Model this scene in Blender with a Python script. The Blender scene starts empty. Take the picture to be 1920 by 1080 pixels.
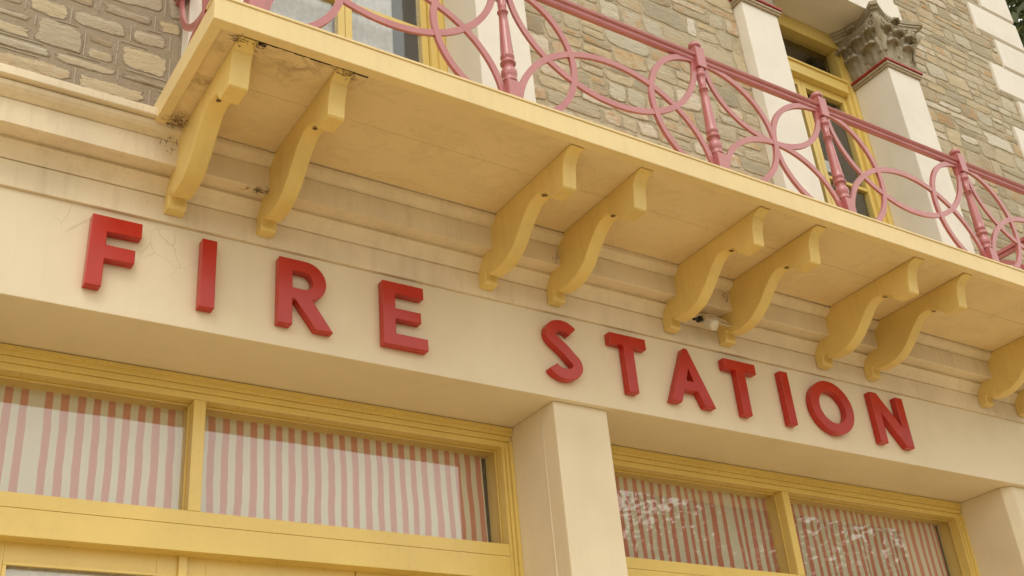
import bpy, bmesh, math, random
from mathutils import Vector, Matrix, noise as mnoise

random.seed(11)
sc = bpy.context.scene
COL = sc.collection

# ------------------------------------------------------------------ camera
# world axes seen in camera space (x right, y down, z forward), from the photograph's vanishing points
RX = Vector((0.838489, 0.202257, 0.505993))
RY = Vector((-0.538538, 0.449260, 0.712841))
RZ = Vector((-0.083085, -0.870191, 0.485658))
FPX = 2135.93
CAM = Vector((0.0, -4.7, 1.6))
cam_d = bpy.data.cameras.new("camera")
cam_d.sensor_width = 36.0
cam_d.lens = FPX / 1920.0 * 36.0
cam_d.clip_start = 0.05
cam_d.clip_end = 2000.0
cam = bpy.data.objects.new("camera", cam_d)
COL.objects.link(cam)
right = Vector((RX[0], RY[0], RZ[0])).normalized()
fwd = Vector((RX[2], RY[2], RZ[2])).normalized()
fwd = (fwd - right * fwd.dot(right)).normalized()
up = right.cross(fwd)
cam.matrix_world = Matrix.Translation(CAM) @ Matrix((
    (right.x, up.x, -fwd.x), (right.y, up.y, -fwd.y), (right.z, up.z, -fwd.z))).to_4x4()
sc.camera = cam

# ------------------------------------------------------------------ sky, sun, exposure
SUN_EL, SUN_AZ = math.radians(50.0), math.radians(208.0)   # azimuth clockwise from +Y (north)
world = bpy.data.worlds.new("World")
sc.world = world
world.use_nodes = True
wn = world.node_tree
wn.nodes.clear()
w_out = wn.nodes.new("ShaderNodeOutputWorld")
w_bg = wn.nodes.new("ShaderNodeBackground")
w_sky = wn.nodes.new("ShaderNodeTexSky")
w_sky.sky_type = 'NISHITA'
w_sky.sun_disc = False
w_sky.sun_elevation = SUN_EL
w_sky.sun_rotation = SUN_AZ
w_sky.altitude = 0.0
w_sky.air_density = 1.0
w_sky.dust_density = 2.5
w_sky.ozone_density = 1.0
w_hs = wn.nodes.new("ShaderNodeHueSaturation")      # overcast: cloud takes the blue out of the sky
w_hs.inputs["Saturation"].default_value = 0.15
w_tint = wn.nodes.new("ShaderNodeMix")
w_tint.data_type = 'RGBA'
w_tint.blend_type = 'MULTIPLY'
w_tint.inputs[0].default_value = 1.0
w_tint.inputs[7].default_value = (1.0, 0.965, 0.87, 1.0)
w_bg.inputs["Strength"].default_value = 0.15
wn.links.new(w_sky.outputs[0], w_hs.inputs["Color"])
w_cl = wn.nodes.new("ShaderNodeMix")            # even cloud layer spread over the clear-sky gradient
w_cl.data_type = 'RGBA'
w_cl.inputs[0].default_value = 0.8
w_cl.inputs[7].default_value = (11.0, 11.0, 11.0, 1.0)
wn.links.new(w_hs.outputs[0], w_cl.inputs[6])
wn.links.new(w_cl.outputs[2], w_tint.inputs[6])
wn.links.new(w_tint.outputs[2], w_bg.inputs[0])
wn.links.new(w_bg.outputs[0], w_out.inputs[0])

sun_d = bpy.data.lights.new("sun", 'SUN')
sun_d.energy = 0.6
sun_d.angle = math.radians(24.0)
sun_d.color = (1.0, 0.93, 0.82)
sun = bpy.data.objects.new("sun", sun_d)
COL.objects.link(sun)
sdir = Vector((math.sin(SUN_AZ) * math.cos(SUN_EL), math.cos(SUN_AZ) * math.cos(SUN_EL), math.sin(SUN_EL)))
sun.rotation_euler = sdir.to_track_quat('Z', 'Y').to_euler()
sun.location = sdir * 60

sc.view_settings.view_transform = 'Standard'
sc.view_settings.look = 'None'
sc.view_settings.exposure = 0.06
sc.view_settings.gamma = 1.0
sc.view_settings.use_curve_mapping = False
sc.render.film_transparent = False
sc.cycles.max_bounces = 6
sc.cycles.diffuse_bounces = 4
sc.cycles.glossy_bounces = 3
sc.cycles.transmission_bounces = 3
sc.cycles.transparent_max_bounces = 8
sc.cycles.use_adaptive_sampling = True
sc.cycles.adaptive_threshold = 0.02
sc.cycles.caustics_reflective = False
sc.cycles.caustics_refractive = False


# ------------------------------------------------------------------ helpers
def project(p):
    q = Vector(p) - CAM
    d = q.dot(fwd)
    if d < 0.1:
        return None
    return (960 + FPX * q.dot(right) / d, 540 - FPX * q.dot(up) / d, d)


class NT:
    """small node-tree builder for materials"""
    def __init__(self, name):
        self.m = bpy.data.materials.new(name)
        self.m.use_nodes = True
        self.t = self.m.node_tree
        self.t.nodes.clear()
        self.out = self.t.nodes.new("ShaderNodeOutputMaterial")

    def n(self, kind, **kw):
        nd = self.t.nodes.new(kind)
        for k, v in kw.items():
            if k.startswith("i_"):
                nd.inputs[k[2:].replace("_", " ")].default_value = v
            else:
                setattr(nd, k, v)
        return nd

    def l(self, a, b):
        self.t.links.new(a, b)

    def coords(self):
        return self.n("ShaderNodeTexCoord").outputs["Object"]

    def noise(self, scale, detail=4.0, rough=0.6, vec=None, dist=0.0):
        nd = self.n("ShaderNodeTexNoise")
        nd.inputs["Scale"].default_value = scale
        nd.inputs["Detail"].default_value = detail
        nd.inputs["Roughness"].default_value = rough
        nd.inputs["Distortion"].default_value = dist
        self.l(vec if vec is not None else self.coords(), nd.inputs["Vector"])
        return nd.outputs["Fac"]

    def ramp(self, src, stops):
        nd = self.n("ShaderNodeValToRGB")
        e = nd.color_ramp.elements
        while len(e) < len(stops):
            e.new(0.5)
        for el, (p, c) in zip(e, stops):
            el.position = p
            el.color = c if len(c) == 4 else (*c, 1.0)
        self.l(src, nd.inputs[0])
        return nd.outputs[0]

    def math(self, op, a, b=None, c=None, clamp=False):
        nd = self.n("ShaderNodeMath", operation=op)
        nd.use_clamp = clamp
        for i, v in enumerate((a, b, c)):
            if v is None:
                continue
            if isinstance(v, (int, float)):
                nd.inputs[i].default_value = v
            else:
                self.l(v, nd.inputs[i])
        return nd.outputs[0]

    def mix(self, fac, a, b, mode='MIX'):
        nd = self.n("ShaderNodeMix", data_type='RGBA', blend_type=mode)
        for i, v in ((0, fac), (6, a), (7, b)):
            if isinstance(v, (int, float)):
                nd.inputs[i].default_value = v
            elif isinstance(v, tuple):
                nd.inputs[i].default_value = (*v, 1.0) if len(v) == 3 else v
            else:
                self.l(v, nd.inputs[i])
        return nd.outputs[2]

    def bump(self, h, strength=0.3, dist=0.01, normal=None):
        nd = self.n("ShaderNodeBump")
        nd.inputs["Strength"].default_value = strength
        nd.inputs["Distance"].default_value = dist
        self.l(h, nd.inputs["Height"])
        if normal is not None:
            self.l(normal, nd.inputs["Normal"])
        return nd.outputs[0]

    def pbr(self, color, rough=0.6, normal=None, spec=0.5, coat=0.0):
        p = self.n("ShaderNodeBsdfPrincipled")
        for k, v in (("Base Color", color), ("Roughness", rough), ("Specular IOR Level", spec)):
            if isinstance(v, (int, float)):
                p.inputs[k].default_value = v
            elif isinstance(v, tuple):
                p.inputs[k].default_value = (*v, 1.0)
            else:
                self.l(v, p.inputs[k])
        p.inputs["Coat Weight"].default_value = coat
        p.inputs["Coat Roughness"].default_value = 0.12
        if normal is not None:
            self.l(normal, p.inputs["Normal"])
        self.l(p.outputs[0], self.out.inputs[0])
        return p


def painted(name, col, rough=0.55, var=0.06, grime=0.12, grime_col=(0.25, 0.17, 0.09), bump=0.12, scale=1.0, spec=0.4):
    """painted masonry or timber: patchy tone, faint streaks and flecks of dirt, brush relief"""
    t = NT(name)
    co = t.coords()
    big = t.noise(1.7 * scale, 3, 0.62, co)
    fine = t.noise(38 * scale, 3, 0.7, co)
    mp = t.n("ShaderNodeMapping")
    mp.inputs["Scale"].default_value = (9, 9, 0.8)
    t.l(co, mp.inputs["Vector"])
    streak = t.noise(2.2 * scale, 4, 0.65, mp.outputs[0])
    dk = tuple(c * (1 - 2.2 * var) for c in col)
    lt = tuple(min(0.95, c * (1 + var)) for c in col)
    c = t.ramp(big, [(0.3, dk), (0.55, col), (0.75, lt)])
    g = t.math('MULTIPLY', t.ramp(streak, [(0.5, (0, 0, 0)), (0.8, (1, 1, 1))]), grime)
    c = t.mix(g, c, grime_col)
    fl = t.noise(75 * scale, 2, 0.6, co)
    g2 = t.math('MULTIPLY', t.ramp(fl, [(0.67, (0, 0, 0)), (0.74, (1, 1, 1))]), grime * 1.6)
    c = t.mix(g2, c, grime_col)
    r = t.math('MULTIPLY_ADD', fine, 0.2, rough - 0.1)
    nb = t.bump(fine, bump, 0.004)
    nb = t.bump(big, bump * 0.9, 0.02, nb)
    t.pbr(c, r, nb, spec)
    return t.m


def new_mesh(name, verts, faces, mats=None, smooth=False, mat_idx=None):
    me = bpy.data.meshes.new(name)
    me.from_pydata([tuple(v) for v in verts], [], faces)
    for m in (mats or []):
        me.materials.append(m)
    if mat_idx:
        me.polygons.foreach_set("material_index", mat_idx)
    if smooth:
        me.polygons.foreach_set("use_smooth", [True] * len(me.polygons))
    me.update()
    return me


def link(name, me, parent=None, **props):
    o = bpy.data.objects.new(name, me)
    COL.objects.link(o)
    if parent is not None:
        o.parent = parent
        o.matrix_parent_inverse = world_of(parent).inverted()
    for k, v in props.items():
        o[k] = v
    return o


_W = {}
def world_of(o):
    return _W.get(o.name, Matrix.Identity(4))


def empty(name, loc, label, cat, group=None):
    o = bpy.data.objects.new(name, None)
    COL.objects.link(o)
    o.location = loc
    o.empty_display_size = 0.2
    o["label"] = label
    o["category"] = cat
    if group:
        o["group"] = group
    _W[o.name] = Matrix.Translation(Vector(loc))
    return o


def bm_obj(name, bm, mat, parent=None, bevel=0.0, seg=2, smooth=False, **props):
    if bevel > 0:
        bmesh.ops.bevel(bm, geom=[e for e in bm.edges], offset=bevel, offset_type='OFFSET', segments=seg,
                        profile=0.7, affect='EDGES', clamp_overlap=True)
    bmesh.ops.recalc_face_normals(bm, faces=bm.faces)
    me = bpy.data.meshes.new(name)
    bm.to_mesh(me)
    bm.free()
    for m in (mat if isinstance(mat, (list, tuple)) else [mat]):
        me.materials.append(m)
    if smooth:
        me.polygons.foreach_set("use_smooth", [True] * len(me.polygons))
    return link(name, me, parent, **props)


def add_box(bm, x0, x1, y0, y1, z0, z1, mi=0):
    v = [bm.verts.new(p) for p in ((x0, y0, z0), (x1, y0, z0), (x1, y1, z0), (x0, y1, z0),
                                   (x0, y0, z1), (x1, y0, z1), (x1, y1, z1), (x0, y1, z1))]
    fs = []
    for f in ((0, 3, 2, 1), (4, 5, 6, 7), (0, 1, 5, 4), (1, 2, 6, 5), (2, 3, 7, 6), (3, 0, 4, 7)):
        fc = bm.faces.new([v[i] for i in f])
        fc.material_index = mi
        fs.append(fc)
    return fs


def box(name, x0, x1, y0, y1, z0, z1, mat, parent=None, bevel=0.004, seg=2, **props):
    bm = bmesh.new()
    add_box(bm, x0, x1, y0, y1, z0, z1)
    return bm_obj(name, bm, mat, parent, bevel, seg, **props)


def profile_x(name, pts, x0, x1, mat, parent=None, smooth=False, wob=0.0, **props):
    """closed (y,z) profile extruded along X, cut every metre or so for a hand-made wobble"""
    n = max(1, int((x1 - x0) / 0.35)) if wob else 1
    verts, faces, k = [], [], len(pts)
    for i in range(n + 1):
        x = x0 + (x1 - x0) * i / n
        for j, (y, z) in enumerate(pts):
            dy = dz = 0.0
            if wob:
                dy = wob * mnoise.noise((x * 1.1, j * 3.1, 0.0))
                dz = wob * mnoise.noise((x * 1.1, j * 3.1, 7.0))
            verts.append((x, y + dy, z + dz))
    for i in range(n):
        for j in range(k):
            a, b = i * k + j, i * k + (j + 1) % k
            faces.append((a, b, b + k, a + k))
    faces.append(tuple(range(k - 1, -1, -1)))
    faces.append(tuple(n * k + j for j in range(k)))
    bm = bmesh.new()
    vs = [bm.verts.new(v) for v in verts]
    for f in faces:
        bm.faces.new([vs[i] for i in f])
    return bm_obj(name, bm, mat, parent, 0, smooth=smooth, **props)


def lathe_pts(bm, prof, cx, cy, seg=14, mi=0):
    rings = []
    for r, z in prof:
        rings.append([bm.verts.new((cx + r * math.cos(2 * math.pi * i / seg), cy + r * math.sin(2 * math.pi * i / seg), z))
                      for i in range(seg)])
    for a, b in zip(rings, rings[1:]):
        for i in range(seg):
            f = bm.faces.new((a[i], a[(i + 1) % seg], b[(i + 1) % seg], b[i]))
            f.smooth = True
            f.material_index = mi
    bm.faces.new(list(reversed(rings[0]))).material_index = mi
    bm.faces.new(rings[-1]).material_index = mi


def tube(bm, pts, r, seg=8, mi=0):
    pts = [Vector(p) for p in pts]
    rings = []
    for i, p in enumerate(pts):
        d = (pts[min(i + 1, len(pts) - 1)] - pts[max(i - 1, 0)]).normalized()
        a = d.orthogonal().normalized() if i == 0 else (rings[-1][1] - d * rings[-1][1].dot(d)).normalized()
        b = d.cross(a)
        rr = r if not isinstance(r, (list, tuple)) else r[i]
        rings.append(([bm.verts.new(p + (a * math.cos(2 * math.pi * k / seg) + b * math.sin(2 * math.pi * k / seg)) * rr)
                       for k in range(seg)], a))
    for (ra, _), (rb, _) in zip(rings, rings[1:]):
        for k in range(seg):
            f = bm.faces.new((ra[k], ra[(k + 1) % seg], rb[(k + 1) % seg], rb[k]))
            f.smooth = True
            f.material_index = mi
    bm.faces.new(list(reversed(rings[0][0]))).material_index = mi
    bm.faces.new(rings[-1][0]).material_index = mi


# ------------------------------------------------------------------ materials
def wall_paint():
    """cream painted render with hairline cracks round the first letter and a few drips"""
    t = NT("cream_render")
    co = t.coords()
    col = (0.765, 0.66, 0.485)
    big = t.noise(1.3, 3, 0.6, co)
    fine = t.noise(45, 3, 0.7, co)
    c = t.ramp(big, [(0.3, (0.70, 0.595, 0.425)), (0.55, col), (0.75, (0.79, 0.685, 0.51))])
    mp = t.n("ShaderNodeMapping")
    mp.inputs["Scale"].default_value = (7, 7, 0.7)
    t.l(co, mp.inputs["Vector"])
    streak = t.noise(2.0, 4, 0.65, mp.outputs[0])
    c = t.mix(t.math('MULTIPLY', t.ramp(streak, [(0.52, (0, 0, 0)), (0.8, (1, 1, 1))]), 0.10), c, (0.44, 0.33, 0.19))
    fl = t.noise(60, 3, 0.6, co)
    c = t.mix(t.math('MULTIPLY', t.ramp(fl, [(0.68, (0, 0, 0)), (0.75, (1, 1, 1))]), 0.2), c, (0.36, 0.26, 0.15))
    # cracks: cell edges, kept to two patches either side of the letter F
    dst = t.noise(5.0, 3, 0.6, co)
    wv = t.n("ShaderNodeVectorMath", operation='MULTIPLY_ADD')
    cmb = t.n("ShaderNodeCombineXYZ")
    for i in range(3):
        t.l(dst, cmb.inputs[i])
    t.l(cmb.outputs[0], wv.inputs[0])
    wv.inputs[1].default_value = (0.10, 0.0, 0.12)
    t.l(co, wv.inputs[2])
    vo = t.n("ShaderNodeTexVoronoi", feature='DISTANCE_TO_EDGE')
    vo.inputs["Scale"].default_value = 7.0
    t.l(wv.outputs[0], vo.inputs["Vector"])
    line = t.ramp(vo.outputs["Distance"], [(0.0, (1, 1, 1)), (0.022, (0, 0, 0))])
    mask = None
    for cx, cz, r in ((1.34, 4.55, 0.17), (0.90, 4.60, 0.10)):
        d = t.n("ShaderNodeVectorMath", operation='DISTANCE')
        t.l(co, d.inputs[0])
        d.inputs[1].default_value = (cx, 0.0, cz)
        m = t.ramp(t.math('DIVIDE', d.outputs["Value"], r), [(0.55, (1, 1, 1)), (1.0, (0, 0, 0))])
        mask = m if mask is None else t.math('MAXIMUM', mask, m)
    crack = t.math('MULTIPLY', t.math('MULTIPLY', line, mask), 0.32)
    c = t.mix(crack, c, (0.30, 0.24, 0.16))
    h = fine
    nb = t.bump(h, 0.16, 0.005)
    nb = t.bump(big, 0.25, 0.02, nb)
    t.pbr(c, 0.62, nb, 0.3)
    return t.m


M_CREAM = wall_paint()
M_CREAM2 = painted("cream_moulding", (0.77, 0.65, 0.465), 0.6, 0.07, 0.22, (0.30, 0.20, 0.10), 0.2)
M_WHITE = painted("offwhite_render", (0.80, 0.745, 0.655), 0.65, 0.04, 0.08, (0.5, 0.42, 0.3), 0.18)
M_YEL = painted("yellow_gloss_timber", (0.75, 0.555, 0.165), 0.30, 0.04, 0.08, (0.35, 0.22, 0.08), 0.08, 1.0, 0.55)
M_BRK = painted("yellow_bracket_paint", (0.77, 0.57, 0.20), 0.42, 0.06, 0.15, (0.3, 0.19, 0.08), 0.12)
M_FAS = painted("fascia_paint", (0.78, 0.61, 0.31), 0.42, 0.04, 0.12, (0.33, 0.22, 0.11), 0.10)


def soffit_mat():
    t = NT("soffit_paint")
    co = t.coords()
    big = t.noise(1.4, 5, 0.6, co)
    fine = t.noise(30, 5, 0.7, co)
    c = t.ramp(big, [(0.3, (0.72, 0.555, 0.31)), (0.55, (0.76, 0.595, 0.34)), (0.75, (0.78, 0.62, 0.365))])
    # water marks and scabs of lifted paint along the outer edge at the left end
    mp = t.n("ShaderNodeMapping")
    mp.inputs["Scale"].default_value = (1.0, 1.6, 1.0)
    t.l(co, mp.inputs["Vector"])
    blot = t.noise(9.0, 6, 0.7, mp.outputs[0], 0.6)
    mask = None
    for cx, cy, r in ((1.36, -0.93, 0.22), (1.62, -0.93, 0.20), (1.85, -0.95, 0.13), (1.27, -0.30, 0.14), (1.26, -0.62, 0.12)):
        d = t.n("ShaderNodeVectorMath", operation='DISTANCE')
        t.l(co, d.inputs[0])
        d.inputs[1].default_value = (cx, cy, 5.1)
        m = t.ramp(t.math('DIVIDE', d.outputs["Value"], r), [(0.2, (1, 1, 1)), (1.0, (0, 0, 0))])
        mask = m if mask is None else t.math('MAXIMUM', mask, m)
    st = t.math('MULTIPLY', mask, t.ramp(blot, [(0.46, (0, 0, 0)), (0.60, (1, 1, 1))]))
    c = t.mix(t.math('MULTIPLY', st, 0.55), c, (0.22, 0.13, 0.06))
    wm = t.noise(3.2, 5, 0.65, mp.outputs[0], 1.0)
    c = t.mix(t.math('MULTIPLY', t.ramp(wm, [(0.52, (0, 0, 0)), (0.57, (1, 1, 1)), (0.60, (0.25, 0.25, 0.25)), (0.8, (0.6, 0.6, 0.6))]), 0.13), c, (0.34, 0.21, 0.09))
    fl = t.noise(26, 3, 0.6, co)
    c = t.mix(t.math('MULTIPLY', t.ramp(fl, [(0.70, (0, 0, 0)), (0.76, (1, 1, 1))]), 0.25), c, (0.28, 0.17, 0.08))
    nb = t.bump(fine, 0.14, 0.004)
    nb = t.bump(t.math('ADD', big, t.math('MULTIPLY', st, 0.4)), 0.3, 0.02, nb)
    t.pbr(c, 0.6, nb, 0.3)
    return t.m


M_SOF = soffit_mat()


def letter_mat():
    t = NT("red_letter_paint")
    co = t.coords()
    big = t.noise(6, 5, 0.6, co)
    fine = t.noise(120, 4, 0.6, co)
    c = t.ramp(big, [(0.3, (0.41, 0.018, 0.009)), (0.6, (0.46, 0.024, 0.011)), (0.8, (0.47, 0.031, 0.015))])
    sc_ = t.noise(22, 6, 0.75, co, 1.2)
    c = t.mix(t.math('MULTIPLY', t.ramp(sc_, [(0.64, (0, 0, 0)), (0.72, (1, 1, 1))]), 0.22), c, (0.30, 0.05, 0.035))
    r = t.math('MULTIPLY_ADD', big, 0.12, 0.15)
    t.pbr(c, r, t.bump(fine, 0.08, 0.002), 0.5)
    return t.m


M_RED = letter_mat()


def rail_mat():
    t = NT("faded_red_iron")
    co = t.coords()
    big = t.noise(4, 5, 0.65, co)
    fine = t.noise(90, 4, 0.6, co)
    c = t.ramp(big, [(0.3, (0.39, 0.088, 0.088)), (0.55, (0.44, 0.116, 0.116)), (0.8, (0.50, 0.165, 0.165))])
    ch = t.noise(30, 5, 0.7, co)
    c = t.mix(t.math('MULTIPLY', t.ramp(ch, [(0.66, (0, 0, 0)), (0.72, (1, 1, 1))]), 0.4), c, (0.22, 0.05, 0.04))
    t.pbr(c, t.math('MULTIPLY_ADD', big, 0.15, 0.26), t.bump(fine, 0.14, 0.002), 1.0, 0.35)
    return t.m


M_RAIL = rail_mat()


def flat(name, col, rough=0.6, spec=0.4, metal=0.0):
    t = NT(name)
    co = t.coords()
    n = t.noise(25, 4, 0.6, co)
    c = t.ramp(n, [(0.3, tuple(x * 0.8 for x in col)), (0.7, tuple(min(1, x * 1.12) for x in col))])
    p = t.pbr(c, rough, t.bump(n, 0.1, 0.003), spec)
    p.inputs["Metallic"].default_value = metal
    return t.m


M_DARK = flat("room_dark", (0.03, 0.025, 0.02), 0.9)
M_BLACK = flat("black_plastic", (0.02, 0.018, 0.016), 0.5)
M_LAMPW = flat("white_plastic", (0.75, 0.70, 0.60), 0.35)
M_WIRE = flat("cream_cable", (0.62, 0.50, 0.32), 0.5)
M_HOLE = flat("dirty_hole", (0.17, 0.10, 0.04), 0.9)
M_NEST = flat("dark_debris", (0.035, 0.024, 0.015), 0.95)
M_REDTRIM = flat("red_trim_paint", (0.36, 0.035, 0.028), 0.45)
M_TRIM = flat("taupe_trim_paint", (0.42, 0.335, 0.225), 0.55)
M_BLIND = flat("pale_blind", (0.55, 0.55, 0.56), 0.8)


def stone_mat():
    t = NT("rubble_stone")
    at = t.n("ShaderNodeAttribute", attribute_name="tone")
    at2 = t.n("ShaderNodeAttribute", attribute_name="hue")
    co = t.coords()
    base = t.ramp(at.outputs["Fac"], [(0.0, (0.38, 0.325, 0.235)), (0.2, (0.48, 0.415, 0.30)), (0.42, (0.56, 0.475, 0.335)),
                                      (0.58, (0.62, 0.505, 0.325)), (0.75, (0.55, 0.495, 0.385)), (0.9, (0.68, 0.595, 0.46)), (1.0, (0.72, 0.65, 0.54))])
    rust = t.ramp(at2.outputs["Fac"], [(0.5, (0, 0, 0)), (0.85, (1, 1, 1))])
    n1 = t.noise(7, 6, 0.65, co)
    n2 = t.noise(34, 6, 0.72, co)
    mp = t.n("ShaderNodeMapping")
    mp.inputs["Scale"].default_value = (4, 4, 17)
    t.l(co, mp.inputs["Vector"])
    n3 = t.noise(2.2, 6, 0.7, mp.outputs[0], 0.8)
    rf = t.math('MULTIPLY', rust, t.ramp(n1, [(0.42, (0, 0, 0)), (0.62, (1, 1, 1))]))
    c = t.mix(t.math('MULTIPLY', rf, 0.8), base, (0.56, 0.315, 0.13))
    c = t.mix(t.ramp(n3, [(0.28, (0.42, 0.42, 0.42)), (0.46, (0, 0, 0))]), c, t.mix(0.5, c, (0.16, 0.125, 0.08)))
    c = t.mix(t.ramp(n2, [(0.55, (0, 0, 0)), (0.8, (0.5, 0.5, 0.5))]), c, (0.60, 0.54, 0.43))
    c = t.mix(t.ramp(n2, [(0.24, (0.5, 0.5, 0.5)), (0.37, (0, 0, 0))]), c, (0.20, 0.155, 0.10))
    h = t.math('ADD', t.math('MULTIPLY', n2, 0.5), t.math('ADD', t.math('MULTIPLY', n1, 0.8), n3))
    # mortar smeared raggedly over the arrises
    rim = t.n("ShaderNodeAttribute", attribute_name="rim").outputs["Fac"]
    rag = t.noise(17, 5, 0.7, co)
    mm = t.ramp(t.math('ADD', t.math('MULTIPLY', rim, 0.62), rag), [(0.86, (0, 0, 0)), (0.94, (1, 1, 1))])
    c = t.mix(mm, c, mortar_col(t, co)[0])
    h = t.math('SUBTRACT', h, t.math('MULTIPLY', mm, 0.12))
    t.pbr(c, 0.92, t.bump(h, 0.75, 0.022), 0.2)
    return t.m


def mortar_col(t, co):
    big = t.noise(1.1, 3, 0.6, co)
    n2 = t.noise(30, 5, 0.78, co)
    n1 = t.noise(8, 4, 0.7, co)
    sep = t.n("ShaderNodeSeparateXYZ")
    t.l(co, sep.inputs[0])
    # darker, greyer mortar on the bay left of the balcony, paler buff to the right
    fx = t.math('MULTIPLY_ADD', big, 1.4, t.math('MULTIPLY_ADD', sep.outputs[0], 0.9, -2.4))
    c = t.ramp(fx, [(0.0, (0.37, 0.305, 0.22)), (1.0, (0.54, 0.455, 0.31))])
    c = t.mix(t.ramp(n1, [(0.35, (0.6, 0.6, 0.6)), (0.6, (0, 0, 0))]), c, (0.31, 0.25, 0.17))
    c = t.mix(t.ramp(n2, [(0.56, (0, 0, 0)), (0.72, (0.7, 0.7, 0.7))]), c, (0.50, 0.42, 0.31))
    return c, n1, n2


def mortar_mat():
    t = NT("lime_mortar")
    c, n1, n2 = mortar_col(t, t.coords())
    t.pbr(c, 0.95, t.bump(t.math('ADD', n2, n1), 0.8, 0.012), 0.15)
    return t.m


M_STONE = stone_mat()
M_MORTAR = mortar_mat()
M_POINT = flat("pale_pointing", (0.50, 0.43, 0.34), 0.9, 0.2)


def carved_mat():
    t = NT("carved_stone")
    co = t.coords()
    n1 = t.noise(9, 6, 0.7, co)
    n2 = t.noise(50, 6, 0.75, co)
    c = t.ramp(n1, [(0.3, (0.27, 0.225, 0.15)), (0.5, (0.40, 0.345, 0.245)), (0.72, (0.50, 0.445, 0.34))])
    c = t.mix(t.ramp(n2, [(0.25, (0.6, 0.6, 0.6)), (0.42, (0, 0, 0))]), c, (0.13, 0.105, 0.07))
    t.pbr(c, 0.9, t.bump(t.math('ADD', n2, n1), 0.6, 0.012), 0.2)
    return t.m


M_CARVE = carved_mat()


def glass_mat():
    t = NT("window_glass")
    g = t.n("ShaderNodeNewGeometry")
    dp = t.n("ShaderNodeVectorMath", operation='DOT_PRODUCT')
    t.l(g.outputs["Normal"], dp.inputs[0])
    t.l(g.outputs["Incoming"], dp.inputs[1])
    ca = t.math('ABSOLUTE', dp.outputs["Value"])
    sch = t.math('MULTIPLY_ADD', t.math('POWER', t.math('SUBTRACT', 1.0, ca, clamp=True), 5.0), 0.92, 0.08)
    gl = t.n("ShaderNodeBsdfGlossy")
    gl.inputs["Roughness"].default_value = 0.015
    gl.inputs["Color"].default_value = (1, 1, 1, 1)
    co = t.coords()
    t.l(t.bump(t.noise(1.6, 2, 0.5, co), 0.035, 0.05), gl.inputs["Normal"])
    tr = t.n("ShaderNodeBsdfTransparent")
    tr.inputs["Color"].default_value = (0.99, 0.995, 0.985, 1)
    mx = t.n("ShaderNodeMixShader")
    t.l(sch, mx.inputs[0])
    t.l(tr.outputs[0], mx.inputs[1])
    t.l(gl.outputs[0], mx.inputs[2])
    t.l(mx.outputs[0], t.out.inputs[0])
    return t.m


M_GLASS = glass_mat()


def curtain_mat(name, period, red_share, extra):
    t = NT(name)
    uv = t.n("ShaderNodeUVMap")
    uv.uv_map = "cloth"
    sep = t.n("ShaderNodeSeparateXYZ")
    t.l(uv.outputs[0], sep.inputs[0])
    co = t.coords()
    wob = t.math('MULTIPLY_ADD', t.noise(4.0, 2, 0.5, co), 0.32, -0.16)
    # one wider pale stripe where two widths of cloth are sewn together
    seam = t.math('MINIMUM', t.math('MAXIMUM', t.math('SUBTRACT', sep.outputs[0], extra), 0.0), period * 0.6)
    ph = t.math('FRACT', t.math('ADD', t.math('DIVIDE', t.math('SUBTRACT', sep.outputs[0], seam), period), wob))
    edge = t.math('SUBTRACT', t.math('ABSOLUTE', t.math('SUBTRACT', ph, 0.5)), red_share * 0.5)
    f = t.ramp(t.math('MULTIPLY_ADD', edge, 6.0, 0.5), [(0.42, (1, 1, 1)), (0.58, (0, 0, 0))])
    weave = t.noise(160, 2, 0.5, co)
    c = t.mix(f, (0.92, 0.85, 0.68), (0.78, 0.30, 0.21))
    c = t.mix(t.math('MULTIPLY', weave, 0.15), c, (0.4, 0.3, 0.2))
    df = t.n("ShaderNodeBsdfDiffuse")
    tl = t.n("ShaderNodeBsdfTranslucent")
    t.l(c, df.inputs[0])
    t.l(c, tl.inputs[0])
    mx = t.n("ShaderNodeMixShader")
    mx.inputs[0].default_value = 0.2
    t.l(df.outputs[0], mx.inputs[1])
    t.l(tl.outputs[0], mx.inputs[2])
    t.l(mx.outputs[0], t.out.inputs[0])
    return t.m


# ------------------------------------------------------------------ ground and street (below the frame; they light and mirror)
def ground_mat(name, a, b, scale):
    t = NT(name)
    co = t.coords()
    n = t.noise(scale, 6, 0.7, co)
    n2 = t.noise(scale * 12, 5, 0.7, co)
    c = t.ramp(n, [(0.3, a), (0.7, b)])
    t.pbr(c, 0.85, t.bump(n2, 0.4, 0.01), 0.25)
    return t.m


def paving_mat():
    t = NT("clay_paving")
    co = t.coords()
    br = t.n("ShaderNodeTexBrick")
    br.inputs["Scale"].default_value = 4.0
    br.inputs["Color1"].default_value = (0.62, 0.495, 0.31, 1)
    br.inputs["Color2"].default_value = (0.68, 0.56, 0.37, 1)
    br.inputs["Mortar"].default_value = (0.25, 0.2, 0.13, 1)
    br.inputs["Mortar Size"].default_value = 0.012
    t.l(co, br.inputs["Vector"])
    n = t.noise(3, 5, 0.7, co)
    c = t.mix(t.math('MULTIPLY', n, 0.4), br.outputs[0], (0.64, 0.52, 0.33))
    t.pbr(c, 0.85, t.bump(br.outputs["Fac"], 0.3, 0.005), 0.25)
    return t.m


def sheet(name, x0, x1, y0, y1, z, mat):
    me = new_mesh(name, [(x0, y0, z), (x1, y0, z), (x1, y1, z), (x0, y1, z)], [(0, 1, 2, 3)], [mat])
    return link(name, me, None, kind="structure")


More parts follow.
